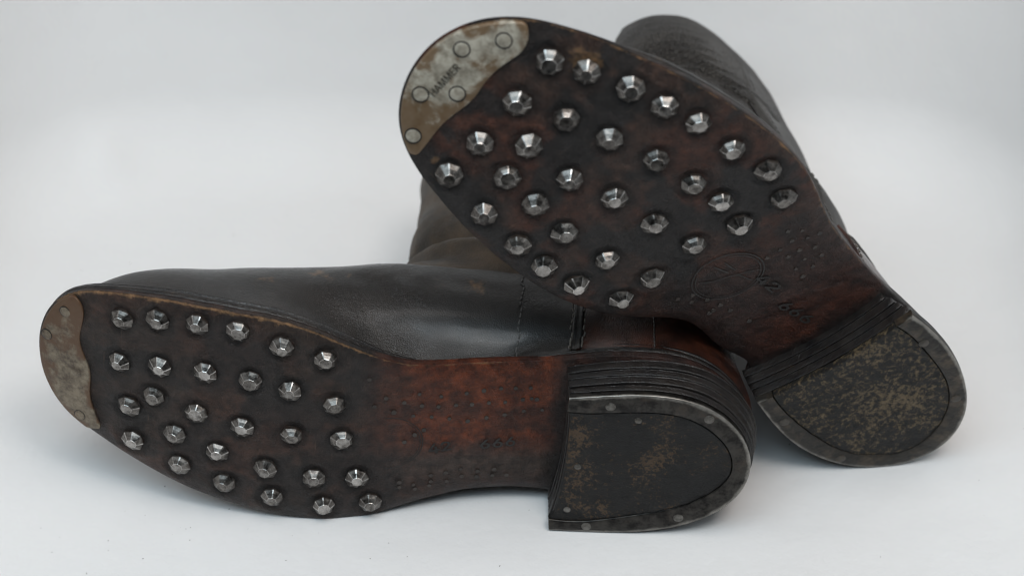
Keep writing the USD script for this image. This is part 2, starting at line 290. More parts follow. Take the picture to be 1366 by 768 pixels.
IRON2 = [[77.8, 26.8], [68.9, 28.7], [55.4, 28.1], [39.9, 25.5], [25.1, 20.8], [16.5, 15.4], [10.2, 7.7], [7.2, 0.6], [6.9, -10.2], [13.9, -20.3], [20.5, -26.1], [31.3, -29.4], [42.5, -31.1], [52.9, -32.2], [65.0, -32.1], [74.2, -30.4], [77.3, -30.0]]
HRIV2 = [[61.5, 30.1], [21.8, 22.6], [23.1, -31.6], [60.7, -35.3]]
PEG1 = [[156.4, -31.7], [149.4, -22.3], [142.0, -19.7], [136.1, -23.6], [153.9, -17.8], [146.0, -14.7], [134.8, -17.9], [138.1, -12.5], [130.6, -11.6], [127.3, -22.2], [128.1, -17.1], [123.4, -10.3], [121.0, -17.5], [117.1, -23.1], [115.8, -8.5], [114.6, -17.6], [110.2, -24.3], [108.2, -10.2], [107.7, -18.3], [103.3, -25.3], [101.1, -18.5], [100.9, -11.5], [97.3, -25.5], [94.0, -19.5], [93.1, -13.4], [91.2, -25.8], [90.4, -19.8], [88.2, -19.6], [85.6, -14.1], [141.1, 1.6], [137.0, -2.5], [133.5, -4.7], [129.4, 20.7], [123.3, 19.5], [117.2, 17.9], [110.1, 19.2], [103.2, 18.4], [142.3, 23.8], [136.4, 25.7], [129.2, 24.1], [122.6, 24.5], [116.6, 21.9], [110.3, 22.6], [103.7, 21.8], [97.8, 21.9], [142.2, 26.8], [135.6, 28.2], [129.8, 26.6]]
PEG2 = [[139.6, 14.8], [133.0, 19.4], [129.2, 24.2], [132.8, 14.4], [125.9, 17.7], [121.9, 23.1], [123.2, 12.2], [118.5, 17.2], [116.3, 11.3], [147.9, 23.0], [143.9, 26.9], [141.1, 20.8], [137.4, 25.6], [135.5, 29.9], [139.3, 8.8], [146.7, -27.3], [143.5, -22.4], [140.0, -25.3], [136.1, -20.5], [127.8, -22.9], [128.4, -19.3], [121.3, -19.0], [127.2, -25.2], [108.9, -18.0]]
STAMP1 = [[130.7, 7.9], [121.5, 6.4], [109.5, 6.5], [95.0, 5.0]]
RING1 = [[146.9, 1.7]]
STAMP2 = [[131.6, -2.0], [116.8, -2.3], [107.1, -6.0], [86.7, -4.6]]
RING2 = [[142.0, -7.1], [152.1, -16.9], [132.5, 3.2], [152.8, 2.7], [131.1, -17.0]]
HAM2 = [[281.5, -33.7], [284.4, -19.5]]
HEEL_BACK2 = [[6, -26], [2, -18], [-.5, -9], [-.5, -1], [2, 7], [7, 14], [15, 20.5], [26, 25], [38, 27.5], [50, 28.5], [62, 28.6], [72, 28.6]]
mm = lambda a: np.array(a, float) / 1000.
HEEL_BACK = [[5, -26], [0, -17.5], [-3, -8], [-3, 1], [-.5, 10], [5, 18], [13, 25], [24, 30], [36, 32.6], [50, 33], [62, 32.2], [72, 30.8]]

def build_boot(one, matrix, S, flip, label):
    B = Boot(); sgn = -1. if flip else 1.
    root = UsdGeom.Xform.Define(stage, unique('/World', 'hobnailed_boot'))
    root.AddTransformOp().Set(matrix); R = root.GetPrim()
    tag(R, label=label, category='boot', group='pair of old hobnailed leather boots')
    def place(mesh):
        v, f = (np.array(mesh.vertices), np.array(mesh.faces)) if hasattr(mesh, 'vertices') else (np.array(mesh[0]), np.array(mesh[1]))
        v = v * [S, S * sgn, S]
        return (v, f[:, ::-1] if flip else f)
    def put(name, mesh, m, parent=None, **k): return obj(name, place(mesh), m, parent or R, **k)
    D1 = one
    # ---- outline, counter-clockwise seen from +z (canonical: y grows to the outer side)
    if D1:
        seq = OUT1[:-1] + [[79, 30.6]] + HEEL_BACK[::-1] + SEAT1[::-1][:-1]
    else:
        seq = OUT2[::-1][:-1] + [[79, 28.3]] + HEEL_BACK2[::-1] + SEAT1[::-1][:-1]
    N = 300
    out = closed(mm(seq), N, 2.2e-7)
    nn = normals2(out); area = .5 * np.sum(out[:, 0] * np.roll(out[:, 1], -1) - out[:, 1] * np.roll(out[:, 0], -1))
    if area < 0: out = out[::-1].copy(); nn = normals2(out)
    x, y = out[:, 0], out[:, 1]
    nails = mm(NAIL1 if D1 else NAIL2)
    # ---- outsole
    def crown(d): return -.0012 * np.clip(1 - d / .007, 0, 1) ** 2
    heelx = np.clip((x - .075) / .03, 0, 1)                 # 0 at the heel, 1 in front of it
    fore = np.clip((x - .14) / .04, 0, 1)
    def disp(v2):
        d = dist_to(v2, out)
        p3 = np.column_stack([v2, np.zeros(len(v2))])
        z = crown(d) + .0009 * (fbm(p3 * 110, 5, 5 + D1) - .5) * np.clip(d / .004, 0, 1) + .0010 * (fbm(p3 * 28, 3, 2 + D1) - .5)
        dn = np.sqrt(((v2[:, None] - nails) ** 2).sum(-1)).min(1)
        z += .0003 * np.exp(-((dn - .0080) / .0016) ** 2) - .0006 * np.exp(-((dn - .0048) / .0020) ** 2)    # leather pressed in round each nail
        arch = np.clip(1 - np.abs(v2[:, 0] - .115) / .035, 0, 1)
        z += -.0016 * arch * np.clip(1 - d / .018, 0, 1) ** 2  # waist is rounded off at its edges
        return z
    tr0 = np.clip((x - .235) / .04, 0, 1) * (.35 if D1 else 1.7)
    v, f, ring = slab(out, lambda a, b: zsole(a), [(-.0003 + tr0 * 0, .0006), (-.0003 + tr0 * .0012, .0018), (tr0 * .0030, .0036), (.0012 + tr0 * .0036, .0044), (.006 + tr0 * .0036, .0046)], .00125, disp)
    d = dist_to(v[:, :2], out); p3 = v * [1, 1, 0]
    nz = fbm(p3 * 42, 4, 11 + D1)[:, None]; nz2 = fbm(p3 * 75, 4, 31 + D1)[:, None]
    dark = np.array([.040, .026, .020] if D1 else [.050, .026, .018]); blk = np.array([.013, .012, .012]); red = np.array([.140, .033, .011]); mid = np.array([.062, .020, .011]); grey = np.array([.060, .040, .032])
    col = np.tile(dark, (len(v), 1))
    k = np.clip((nz - .42) / .16, 0, 1); col = col * (1 - k) + np.array([.055, .026, .017] if D1 else [.078, .026, .014]) * k
    k = np.clip((nz2 - .47) / .10, 0, 1) * (.9 if not D1 else .7); col = col * (1 - k) + blk * k
    X, Y = v[:, 0:1], v[:, 1:2]
    wst = np.clip((.160 - X) / .030, 0, 1)
    if D1:
        wc = red * (1 - np.clip((Y - .000) / .012, 0, 1)) + grey * np.clip((Y - .000) / .012, 0, 1)
        lowr = np.clip((Y - .018) / .008, 0, 1); wc = wc * (1 - lowr) + np.array([.040, .018, .012]) * lowr
    else:
        near = np.clip((.112 - X) / .03, 0, 1) * np.clip(1 - np.abs(Y + .002) / .035, 0, 1)
        wc = np.array([.048, .022, .017]) * (1 - near) + np.array([.13, .034, .014]) * near
    wc = wc * (.75 + .5 * nz2)
    k = np.clip((nz2 - .58) / .1, 0, 1) * .5; wc = wc * (1 - k) + blk * k
    col = col * (1 - wst) + wc * wst
    dn = np.sqrt(((v[:, None, :2] - nails) ** 2).sum(-1)).min(1)[:, None]
    k = np.exp(-((dn - .0055) / .0022) ** 2) * .6; col = col * (1 - k) + blk * k     # dirt packed round the nails
    k = np.clip(1 - (X - .078) / .006, 0, 1) * .8; col = col * (1 - k) + blk * k
    wear = np.zeros(len(v))
    rimmed = (ring >= 0) & (ring <= 0)
    med = (v[:, 1] < -.02)
    if D1:
        wear = np.where(rimmed & med & (v[:, 0] > .155) & (v[:, 0] < .285), .62, 0.) + np.where(rimmed & med & (v[:, 0] < .155) & (v[:, 0] > .1), .5, 0)
        wear = np.where(ring == 1, wear.max() * .6 * (med & (v[:, 0] > .155) & (v[:, 0] < .285)), wear); wear += np.where((ring < 0) & (d < .0022) & med & (v[:, 0] > .19) & (v[:, 0] < .285), .30, 0)
    else:
        lat = (v[:, 1] > .0)
        wear = np.where(rimmed & lat & (v[:, 0] > .10), .5, 0.)
        wear = np.maximum(wear, .62 * np.exp(-((v[:, 0] - .262) ** 2 + (v[:, 1] - .015) ** 2) / .008 ** 2))
        wear = np.maximum(wear, .66 * np.exp(-((v[:, 0] - .262) ** 2 + (v[:, 1] + .050) ** 2) / .0022 ** 2))
    sole = put('outsole', (v, f), M['sole'], var={'dye': np.clip(col * 1.45, 0, 1), 'wear': wear})
    zs = lambda a: zsole(np.asarray(a))
    slope = lambda a: (zsole(a + .001) - zsole(a - .001)) / .002
    def stand(mesh, px, py, lift=0., rot=0., z=None, tilt=True):
        T = trimesh.transformations.rotation_matrix(rot, [0, 0, 1])
        if tilt: T = trimesh.transformations.rotation_matrix(-math.atan(slope(px)), [0, 1, 0]) @ T
        T[:3, 3] = (px, py, (zs(px) if z is None else z) + lift)
        m = mesh.copy(); m.apply_transform(T); return m
    # ---- hobnails: eight hammered facets, narrow worn ridges between them, small flat top
    def hobnail(r, top, h, skew, seed):
        q = np.random.default_rng(seed); dl = .06; ang = []
        for k in range(8): a = k * math.pi / 4 + q.normal(0, .04); ang += [a - dl, a + dl]
        ang = np.array(ang); cs = np.stack([np.cos(ang), np.sin(ang)], 1)
        n = 16; a0 = q.uniform(0, 6.28); off = skew * np.array([math.cos(a0), math.sin(a0)])
        tilt = q.normal(0, .045, 2); tz = h * .96 + (cs * top) @ tilt
        t2 = cs * top * .93
        e0 = cs * r * (1 + .02 * np.cos(3 * ang + a0))[:, None]
        rings = [(cs * r * .95, np.full(n, -.0016)), (e0, np.full(n, .0002)), (e0 * .99, np.full(n, .0006)), ((e0 * .50 + (cs * top + off) * .5) * 1.035, (.0006 + tz) * .5), (cs * top + off, tz), (t2 + off, tz + .00018)]
        V = []; F = []; E_ = []
        for k, (c, z) in enumerate(rings):
            V.append(np.column_stack([c, z]))
            if k:
                F.append(bridge((k - 1) * n, k * n, n)); a_ = np.arange(n)
                w = np.where(a_ % 2 == 0, .80, .05) if k in (3, 4) else np.full(n, [0, 0, .1, 0, 0, .95][k])
                E_.append(np.r_[w, w])
        V = np.vstack(V + [np.array([[off[0], off[1], h * .96 + .00025]])]); m_ = (len(rings) - 1) * n
        F = np.vstack(F + [np.stack([m_ + np.arange(n), m_ + (np.arange(n) + 1) % n, np.full(n, len(V) - 1)], 1)]); E_.append(np.full(n, .72))
        T = trimesh.Trimesh(V[F].reshape(-1, 3), np.arange(len(F) * 3).reshape(-1, 3), process=False)
        return T, np.repeat(np.concatenate(E_), 3), .22 * np.clip(1 - T.vertices[:, 2] / (h * .42), 0, 1)
    kinds = [hobnail(.0049 * q, .0023 * w, .0030 * h, s, 50 + i) for i, (q, w, h, s) in enumerate([(1, 1, 1, .0003), (1.04, 1.1, .92, .0004), (.97, .9, 1.05, .0002), (1.0, 1.25, .85, .0006), (1.02, 1.0, 1., .0005), (.95, 1.15, .9, .0003)])]
    q = np.random.default_rng(90 + D1)
    for i, (px, py) in enumerate(nails):
        kd, eg, dk = kinds[q.integers(6)]; hb = stand(kd, px, py, -.0002, q.uniform(0, 6.28))
        T = trimesh.transformations.rotation_matrix(q.normal(0, .06), [math.cos(i), math.sin(i), 0], (px, py, zs(px))); hb.apply_transform(T)
        put('hobnail', hb, M['nail'], sole, smooth=False, var={'edge': eg + q.normal(0, .08), 'stain': dk + max(0, q.normal(-.03, .06))})
    # ---- wooden pegs of the waist
    pm = []
    for (px, py) in mm(PEG1 if D1 else PEG2):
        c = trimesh.creation.cylinder(.0008 + .0003 * q.random(), .0022, sections=9); pm.append(stand(c, px, py, float(disp(np.array([[px, py]]))[0]) - .0008 + .0003 * q.random()))
    put('peg', trimesh.util.concatenate(pm), M['peg'], sole, kind='stuff')
    # ---- stamped marks: size and number, maker's ring
    def drape(m, lift=.00012, on_sole=True):
        m = m.copy(); a = m.vertices; m.vertices = np.column_stack([a[:, 0], a[:, 1], a[:, 2] + zs(a[:, 0]) + (disp(a[:, :2]) if on_sole else 0) + lift]); return m
    def stamp(text, p0, p1, height, z=None, bold=False):
        """Reads from p0 to p1 (canonical mm)."""
        t = meshkit.text_mesh(text, height, .0001, bold)
        p0, p1 = np.array(p0, float) / 1000, np.array(p1, float) / 1000
        t.apply_translation([-t.bounds[0][0], 0, 0]); w = t.bounds[1][0]
        t = t.subdivide() if len(t.faces) < 4000 else t
        dv = (p1 - p0); ln = np.hypot(*dv); e = dv / ln
        up = np.array([-e[1], e[0]]) * sgn
        a = t.vertices * [ln / w, 1, 1]
        xy = p0 + a[:, :1] * e + a[:, 1:2] * up
        m = trimesh.Trimesh(np.column_stack([xy, a[:, 2]]), t.faces if not flip else t.faces[:, ::-1], process=False)
        return m
    ST = STAMP1 if D1 else STAMP2
    for (a, b, tx, h) in ((ST[0], ST[1], '42', .0042), (ST[2], ST[3], '666', .0042)):
        m = stamp(tx, a, b, h * 1.12, bold=True); put('stamped_number', drape(m, .0004), M['stamp'], sole, smooth=False)
    cx, cy = mm(RING1[0] if D1 else RING2[0])
    ringm = []
    def strip(pts, w):
        pts = np.array(pts, float); t = np.gradient(pts, axis=0); t /= np.linalg.norm(t, axis=1, keepdims=True) + 1e-9
        n_ = np.stack([-t[:, 1], t[:, 0]], 1); n = len(pts)
        V = np.vstack([np.column_stack([pts + n_ * w / 2, np.zeros(n)]), np.column_stack([pts - n_ * w / 2, np.zeros(n)])])
        a = np.arange(n - 1); F = np.vstack([np.stack([a, a + n, a + 1], 1), np.stack([a + 1, a + n, a + n + 1], 1)])
        return trimesh.Trimesh(V, F, process=False)
    def arc(r, a0, a1, w, e=1.0): 
        t = np.linspace(a0, a1, 60); return strip(np.stack([cx + r * np.cos(t) * e, cy + r * np.sin(t)], 1), w)
    if D1: ringm = [arc(.0135, 1.2, 4.9, .0004), arc(.0125, 2.0, 4.2, .0003)]
    else:
        ringm = [arc(.0140, 0, 6.28, .0006), arc(.0127, .6, 5.6, .0004)]
        for dx, dy, ex, ey in ((0, 0, -.007, .010), (-.0015, .003, -.0105, .0045), (0, 0, .004, -.008), (.001, .004, .009, .004), (.003, -.006, .006, -.009), (.002, .0015, .010, .000)):
            ringm.append(strip(np.linspace((cx + dx, cy + dy), (cx + ex, cy + ey), 6), .0005))
    put('maker_stamp', drape(trimesh.util.concatenate(ringm), .0004), M['stamp'], sole, smooth=False)
    # ---- midsole and welt behind the outsole
    z_out = .0046
    thin = 1 - .35 * (1 - np.clip((x - .135) / .04, 0, 1)) * np.clip((x - .07) / .01, 0, 1)      # trimmed thinner at the waist
    V = []; ri = []; prof = [(.0010, 0.), (.0003, .0006), (-.0003, .0016), (-.0003, .0030), (.0004, .0040), (.0016, .0044), (.0016, .0049), (.0006, .0053), (.0006, .0062), (.0020, .0068), (.0110, .0070)]
    zr = zs(x) - z_out + .0003
    narrow = .0018 * (1 - np.clip((x - .135) / .03, 0, 1)) * np.clip((x - .08) / .01, 0, 1)
    tr = np.clip((x - .235) / .04, 0, 1) * (.35 if D1 else 1.3)
    if not D1: tr = np.maximum(tr, .22)
    for ins, dp in prof:
        V.append(np.column_stack([out - nn * (ins + narrow + tr * (dp + .0008))[:, None], zr - dp * thin])); ri.append(np.full(N, ins))
    F = [bridge(k * N, (k + 1) * N, N, True) for k in range(len(prof) - 1)]
    v = np.vstack(V); v += .00012 * (fbm(v * 700, 3, 3)[:, None] - .5) * 2
    we = np.where(np.concatenate(ri) <= .0007, .22, 0.) * (.4 + fbm(v * 60, 3, 8))
    welt = put('welt', (v, np.vstack(F)), M['edge'], var={'wear': we})
    # ---- heel: leather lifts, iron, worn top piece
    pl = mm(PL1 if D1 else PL2[::-1])                       # medial front corner round the back to the lateral front corner
    zp = -ZH + HH
    def openfit(p, n, s):
        tck, _ = splprep(p.T, s=s, k=3); return np.array(splev(np.linspace(0, 1, n), tck)).T
    NB, NF = 110, 26
    back = openfit(pl, NB, 2.2e-6)
    med_c, lat_c = back[0], back[-1]
    def heel_ring(k, grow=0.):
        """Closed heel outline at level k (0 at the plate, 1 at the seat): back curve, then the hollow breast from outer to inner corner."""
        b = back.copy(); c = np.array([.038, -.001]); dv = b - c
        wgt = np.clip((.074 - b[:, 0]) / .05, 0, 1) ** .5
        b = b + dv / np.linalg.norm(dv, axis=1, keepdims=True) * (wgt * .0028 * k + grow)[:, None]
        b[:, 1] += np.where(b[:, 1] < 0, -.0022, -.0062 if D1 else -.0100) * k
        if not D1: b[:, 0] += .0030 * k * wgt
        b[:, 0] += .0016 * k * (1 - wgt)
        t = np.linspace(0, 1, NF + 2)[1:-1]; fr = b[-1] + (b[0] - b[-1]) * t[:, None]
        fr[:, 0] -= (.0036 if not D1 else .0026) * np.sin(np.pi * t) ** .8
        r = np.vstack([b, fr])
        a = .5 * np.sum(r[:, 0] * np.roll(r[:, 1], -1) - r[:, 1] * np.roll(r[:, 0], -1))
        return r if a > 0 else r[::-1]
    nl = 4; iron_t = .0034; z_seat = float(zs(.04)) - .0002; zt = zp - iron_t
    kk = [0, .21, .50, .73, 1.] if D1 else [0, .27, .49, .77, 1.]
    for i in range(nl):
        k0, k1 = i / nl, (i + 1) / nl
        za, zb = zt + (z_seat - zt) * kk[i], zt + (z_seat - zt) * kk[i + 1] + .0002; k0, k1 = kk[i], kk[i + 1]
        n = NB + NF; jig = q.normal(0, .00010)
        A0 = heel_ring(k0 + .02, .00002 + jig); A1 = heel_ring((k0 + k1) / 2, .00008 + jig); A2 = heel_ring(k1 - .02, .00002 + jig)
        if i == nl - 1: zb -= .0006
        inn0, inn1 = (A0 * .996 + A0.mean(0) * .004, A2 * .996 + A2.mean(0) * .004) if D1 else (A0 * .9985 + A0.mean(0) * .0015, A2 * .9985 + A2.mean(0) * .0015)
        V = np.vstack([np.column_stack([p, np.full(n, z)]) for p, z in ((inn0, za - .0001), (A0, za - .0002), (A1, za - .00035), (A1, zb + .00035), (A2, zb + .0002), (inn1, zb))])
        cap0, cap1 = len(V), len(V) + 1
        V = np.vstack([V, [[.04, 0, za], [.04, 0, zb]]]); a = np.arange(n); b = (a + 1) % n
        F = np.vstack([bridge(j * n, (j + 1) * n, n, True) for j in range(5)] + [np.stack([a, b, np.full(n, cap0)], 1), np.stack([5 * n + b, 5 * n + a, np.full(n, cap1)], 1)])
        V[:-2] += .00016 * (fbm(V[:-2] * [150, 150, 1500], 3, i)[:, None] - .5) * 2
        wr = np.r_[np.tile(.30 * (.3 + q.random() * .8), n * 6), 0, 0] * (.5 + fbm(V * 60, 3, i + 4)) * (np.abs(np.r_[np.repeat([1, 1, .2, .2, 1, 1], n), 0, 0]))
        put('heel_lift', (V, F), M['edge'], var={'wear': wr})
    plate = heel_ring(0.)
    inner = openfit(mm(IRON1 + [[54, 28.3], [66, 30.2], [78.6, 30.8]] if D1 else IRON2[::-1]), 90, 3e-6)
    # iron: horseshoe between the plate's edge and the inner line
    bk = back if np.hypot(*(back[0] - inner[0])) < np.hypot(*(back[-1] - inner[0])) else back[::-1]
    def horseshoe(a, b, n=110):
        a = openfit(a, n, 1e-9); b = openfit(b, n, 1e-9)
        ch = .0005; z0, z1 = zp, zp - iron_t
        c = (a - b); c /= np.linalg.norm(c, axis=1, keepdims=True)
        rows = [(b + c * .0001, z1), (b + c * .0001, z0 - .0008), (b + c * .0007, z0), ((a + b) / 2, z0 + .0001), (a - c * .0006, z0), (a - c * .00015, z0 - .0005), (a, z0 - .0016), (a, z1)]
        V = np.vstack([np.column_stack([p, np.full(n, z)]) for p, z in rows]); m = len(rows); F = []
        for k in range(m):
            i = np.arange(n - 1); k2 = (k + 1) % m
            F += [np.stack([k * n + i, k2 * n + i, k2 * n + i + 1], 1), np.stack([k * n + i, k2 * n + i + 1, k * n + i + 1], 1)]
        ed = np.repeat([0, 0, .25, 0, .95, 1., .45, 0], n).astype(float)
        for e in (0, n - 1):
            ids = len(V) + np.arange(m); V = np.vstack([V, V[np.arange(m) * n + e]]); ed = np.r_[ed, [0, 0, .5, .8, .9, .8, .3, 0]]
            F.append(np.array([[ids[0], ids[j], ids[j + 1]] for j in range(1, m - 1)]))
        F = np.vstack(F); side = F[(F[:, 0] < m * n)]
        T = trimesh.Trimesh(V, F, process=False)
        nv_ = np.cross(V[side[:, 1]] - V[side[:, 0]], V[side[:, 2]] - V[side[:, 0]]); cc_ = V[side].mean(1)
        if (nv_[:, 2] * (cc_[:, 2] - (z0 + z1) / 2)).sum() < 0: F[: len(side)] = F[: len(side)][:, ::-1]
        for e, w in ((0, V[0] - V[1]), (1, V[n - 1] - V[n - 2])):
            s_ = slice(len(side) + e * (m - 2), len(side) + (e + 1) * (m - 2)); f_ = F[s_]
            if (np.cross(V[f_[:, 1]] - V[f_[:, 0]], V[f_[:, 2]] - V[f_[:, 0]]).sum(0) @ w) < 0: F[s_] = f_[:, ::-1]
        return trimesh.Trimesh(V, F, process=False), ed
    T, edge_ = horseshoe(bk, inner); T.vertices[:, 2] += .0003 * (fbm(T.vertices * 120, 3, 2) - .5)
    iron = put('heel_iron', T, M['iron'] if D1 else M['iron_dark'], var={'edge': edge_})
    # top piece inside the horseshoe
    fr = plate[np.abs(plate[:, 0] - plate[:, 0].max()) < .02]
    brea = heel_ring(0.); brea = brea[(brea[:, 0] > .069)]
    brea = brea[np.argsort(brea[:, 1])]
    yy = np.linspace(inner[0][1], inner[-1][1], 24)[1:-1] if inner[0][1] > inner[-1][1] else np.linspace(inner[-1][1], inner[0][1], 24)[1:-1][::-1]
    hol = heel_ring(0.)[NB:] if True else None
    full = heel_ring(0.); fx = full[(full[:, 0] > .066)]; fx = fx[np.argsort(fx[:, 1])]
    # front line of the hollow breast as x(y)
    tt = np.linspace(0, 1, 60); e0, e1 = (med_c, lat_c) if med_c[1] < lat_c[1] else (lat_c, med_c)
    fl = e0 + (e1 - e0) * tt[:, None]; fl[:, 0] -= (.0036 if not D1 else .0026) * np.sin(np.pi * tt) ** .8
    front = np.column_stack([np.interp(yy[::-1], fl[:, 1], fl[:, 0]), yy[::-1]])
    inn = inner - (lambda t: t)(normals2(inner)) * 0
    ring2 = np.vstack([inner, front])
    poly = Polygon(ring2).buffer(0)
    if poly.geom_type != 'Polygon': poly = max(poly.geoms, key=lambda a: a.area)
    poly = poly.buffer(-.00022, join_style='mitre'); rp = np.array(poly.exterior.coords)[:-1]
    rp = closed_lin(rp, 220)
    a = .5 * np.sum(rp[:, 0] * np.roll(rp[:, 1], -1) - rp[:, 1] * np.roll(rp[:, 0], -1))
    if a < 0: rp = rp[::-1]
    def tdisp(v2):
        p3 = np.column_stack([v2, np.zeros(len(v2))]); return .0016 * (fbm(p3 * 170, 5, 21 + D1) - .5) + .0012 * (fbm(p3 * 45, 3, 22) - .5) - .0004
    v, f, ring = slab(rp, lambda a, b: np.full(len(a), zp), [(-.0002, .0008), (0., .003)], .0008, tdisp)
    top = put('heel_top_piece', (v, f), M['top_dark'] if D1 else M['top_tan'], var={'stain': (.16 * np.exp(-((v[:, 0] - .066) / .010) ** 2 - ((v[:, 1] - .004) / .018) ** 2) + .10 * np.exp(-((v[:, 0] - .05) / .02) ** 2 - ((v[:, 1] - .022) / .01) ** 2) - .03) if D1 else .05 * np.exp(-((v[:, 0] - .045) / .03) ** 2 - (v[:, 1] / .03) ** 2) - .015})
    for j, (px, py) in enumerate(mm(HRIV1 if D1 else HRIV2)):
        on_iron = not poly.contains(Point(px, py)); r = .0021 if on_iron else .0015
        c = trimesh.creation.revolve([(0, .0006), (r * .7, .0005), (r, .0002), (r, -.001)][::-1], sections=14)
        c.apply_translation([px, py, zp + (.0000 if on_iron else -.0004)])
        put('rivet' if on_iron else 'heel_nail', c, M['rivet'] if D1 else M['rivet_dark'], iron if on_iron else top, smooth=40)
    # ---- toe plate
    ti = mm(TOE1 if D1 else TOE2[::-1])                     # inner edge from the medial to the lateral end
    if ti[0][1] > ti[-1][1]: ti = ti[::-1]
    ti = openfit(ti, 60, 1.0e-6)
    op = Polygon(out).buffer(-.0007)
    blk_ = Polygon(np.vstack([ti, [[.33, ti[-1][1] + .02], [.33, ti[0][1] - .02]]])).buffer(0)
    tp = op.intersection(blk_)
    if tp.geom_type != 'Polygon': tp = max(tp.geoms, key=lambda a: a.area)
    tp = tp.buffer(-.0018).buffer(.0018)
    rp = closed_lin(np.array(tp.exterior.coords)[:-1], 200)
    a = .5 * np.sum(rp[:, 0] * np.roll(rp[:, 1], -1) - rp[:, 1] * np.roll(rp[:, 0], -1))
    if a < 0: rp = rp[::-1]
    def pdisp(v2):
        p3 = np.column_stack([v2, np.zeros(len(v2))]); dd = dist_to(v2, rp)
        return .0009 + .0005 * (fbm(p3 * 70, 3, 41 + D1) - .5) - .0008 * np.clip(1 - dist_to(v2, out) / .008, 0, 1) ** 2
    v, f, ring = slab(rp, lambda a, b: zsole(a), [(-.0004, .0004), (-.0004, .0016), (.0005, .0028)], .0018, pdisp)
    p3 = v * [1, 1, 0]; st = .34 * (fbm(p3 * 55, 4, 77 + D1) - .5) + .30 * np.clip((-.026 - v[:, 1]) / .02, 0, 1) * (0 if D1 else 1) + .16 * np.clip(1 - dist_to(v[:, :2], rp) / .004, 0, 1) * (fbm(p3 * 130, 3, 5) > .5)
    if D1: st = st + .22 * np.clip((-.020 - v[:, 1]) / .02, 0, 1)
    tpl = put('toe_plate', (v, f), M['plate_dull'] if D1 else M['plate_bright'], var={'stain': st})
    for (px, py) in mm(TRIV1 if D1 else TRIV2):
        r = .0026 if not D1 else .0023
        c = trimesh.creation.revolve([(0, .0004), (r * .75, .00035), (r, .0001), (r, -.0006)][::-1], sections=18)
        put('rivet', stand(c, px, py, .0008 if D1 else .0010), M['plate_dull'] if D1 else M['plate_bright'], tpl, smooth=40)
        hole = trimesh.creation.annulus(r, r + (.0003 if D1 else .0004), .0004, sections=24); put('rivet_seam', stand(hole, px, py, .0006 if D1 else .0010), M['mark'], tpl, smooth=False)
    if not D1:
        m = stamp('HAMMER', HAM2[0], HAM2[1], .0026)
        put('stamped_name', drape(m, .00118, False), M['letter'], tpl, smooth=False)
    # ---- upper: stacked contours from the feather line to the shaft's top, index i round the foot, h up the leg (-z)
    inset = .0062 * np.clip((x - .13) / .04, 0, 1) + .0010
    if D1: inset = inset + .0040 * np.clip((x - .085) / .02, 0, 1) * np.clip((.165 - x) / .03, 0, 1) * (y < 0)
    base = out - nn * inset[:, None]
    bx0, bx1 = base[:, 0].min(), base[:, 0].max()
    U = UP1 if D1 else UP2
    hk = np.array(U['h']); tab = {k: PchipInterpolator(hk, U[k]) for k in ('xb', 'xf', 'ym', 'yl', 'el')}
    hs = np.concatenate([np.linspace(.006, .06, 46), np.linspace(.06, .10, 26)[1:], np.linspace(.10, hk[-1], 44)[1:]])
    z_base = zs(x) - .0055 * thin
    rows = []
    for h in hs:
        xb, xf, ym, yl, el = (float(tab[k](h)) for k in ('xb', 'xf', 'ym', 'yl', 'el'))
        fx_ = (base[:, 0] - bx0) / (bx1 - bx0)
        mx = xb + fx_ * (xf - xb)
        my = np.where(base[:, 1] < 0, base[:, 1] * U['sm'](h), base[:, 1] * U['sl'](h))
        cxm, a = (xb + xf) / 2, (xf - xb) / 2; cyc, bb = (yl - ym) / 2, (yl + ym) / 2
        ph = np.arctan2((my - cyc) / bb, (mx - cxm) / a)
        ex, ey = np.cos(ph), np.sin(ph); pw = 2.25
        rr = (np.abs(ex) ** pw + np.abs(ey) ** pw) ** (-1 / pw)
        ellx, elly = cxm + a * ex * rr, cyc + bb * ey * rr
        if 'elw' in U:
            el = el + (float(np.interp(h, hk, U['elw'])) - el) * np.clip((.215 - mx) / .05, 0, 1) * np.clip((mx - .04) / .04, 0, 1)
        px, py = mx * (1 - el) + ellx * el, my * (1 - el) + elly * el
        lowz = np.clip((h - .006) / .03, 0, 1)
        z = -h + (z_base + .006) * (1 - lowz) + (-.010 if False else 0.)
        rows.append(np.stack([px, py, z], 1))
    P = np.array(rows)
    # creases, folds and softness of old leather
    H = np.broadcast_to(hs[:, None], P.shape[:2])
    def surf_normals(P):
        du = np.roll(P, -1, 1) - np.roll(P, 1, 1); dv = np.gradient(P, axis=0)
        n = np.cross(du, dv); n /= np.linalg.norm(n, axis=2, keepdims=True) + 1e-12
        c = P.mean(1, keepdims=True); s = np.sign(((P - c) * n).sum(2).mean()); return n * s
    Nn = surf_normals(P)
    soft = np.clip((H - .02) / .05, 0, 1)
    dsp = soft * .0045 * (fbm(P * [22, 22, 26], 3, 61 + D1) - .5) + .0012 * (fbm(P * 70, 3, 71) - .5) * soft
    dsp += U['fold'](P, H)
    P = P + Nn * dsp[..., None]; Nn = surf_normals(P)
    def sample(i, h):
        hi = np.interp(h, hs, np.arange(len(hs))); c = np.array([hi.ravel(), np.mod(i.ravel(), N)])
        pad = lambda A: np.concatenate([A, A[:, :2]], 1)
        g_ = lambda A: np.stack([map_coordinates(pad(A)[..., k], c, order=1, mode='nearest') for k in range(3)], 1).reshape(i.shape + (3,))
        return g_(P), g_(Nn)
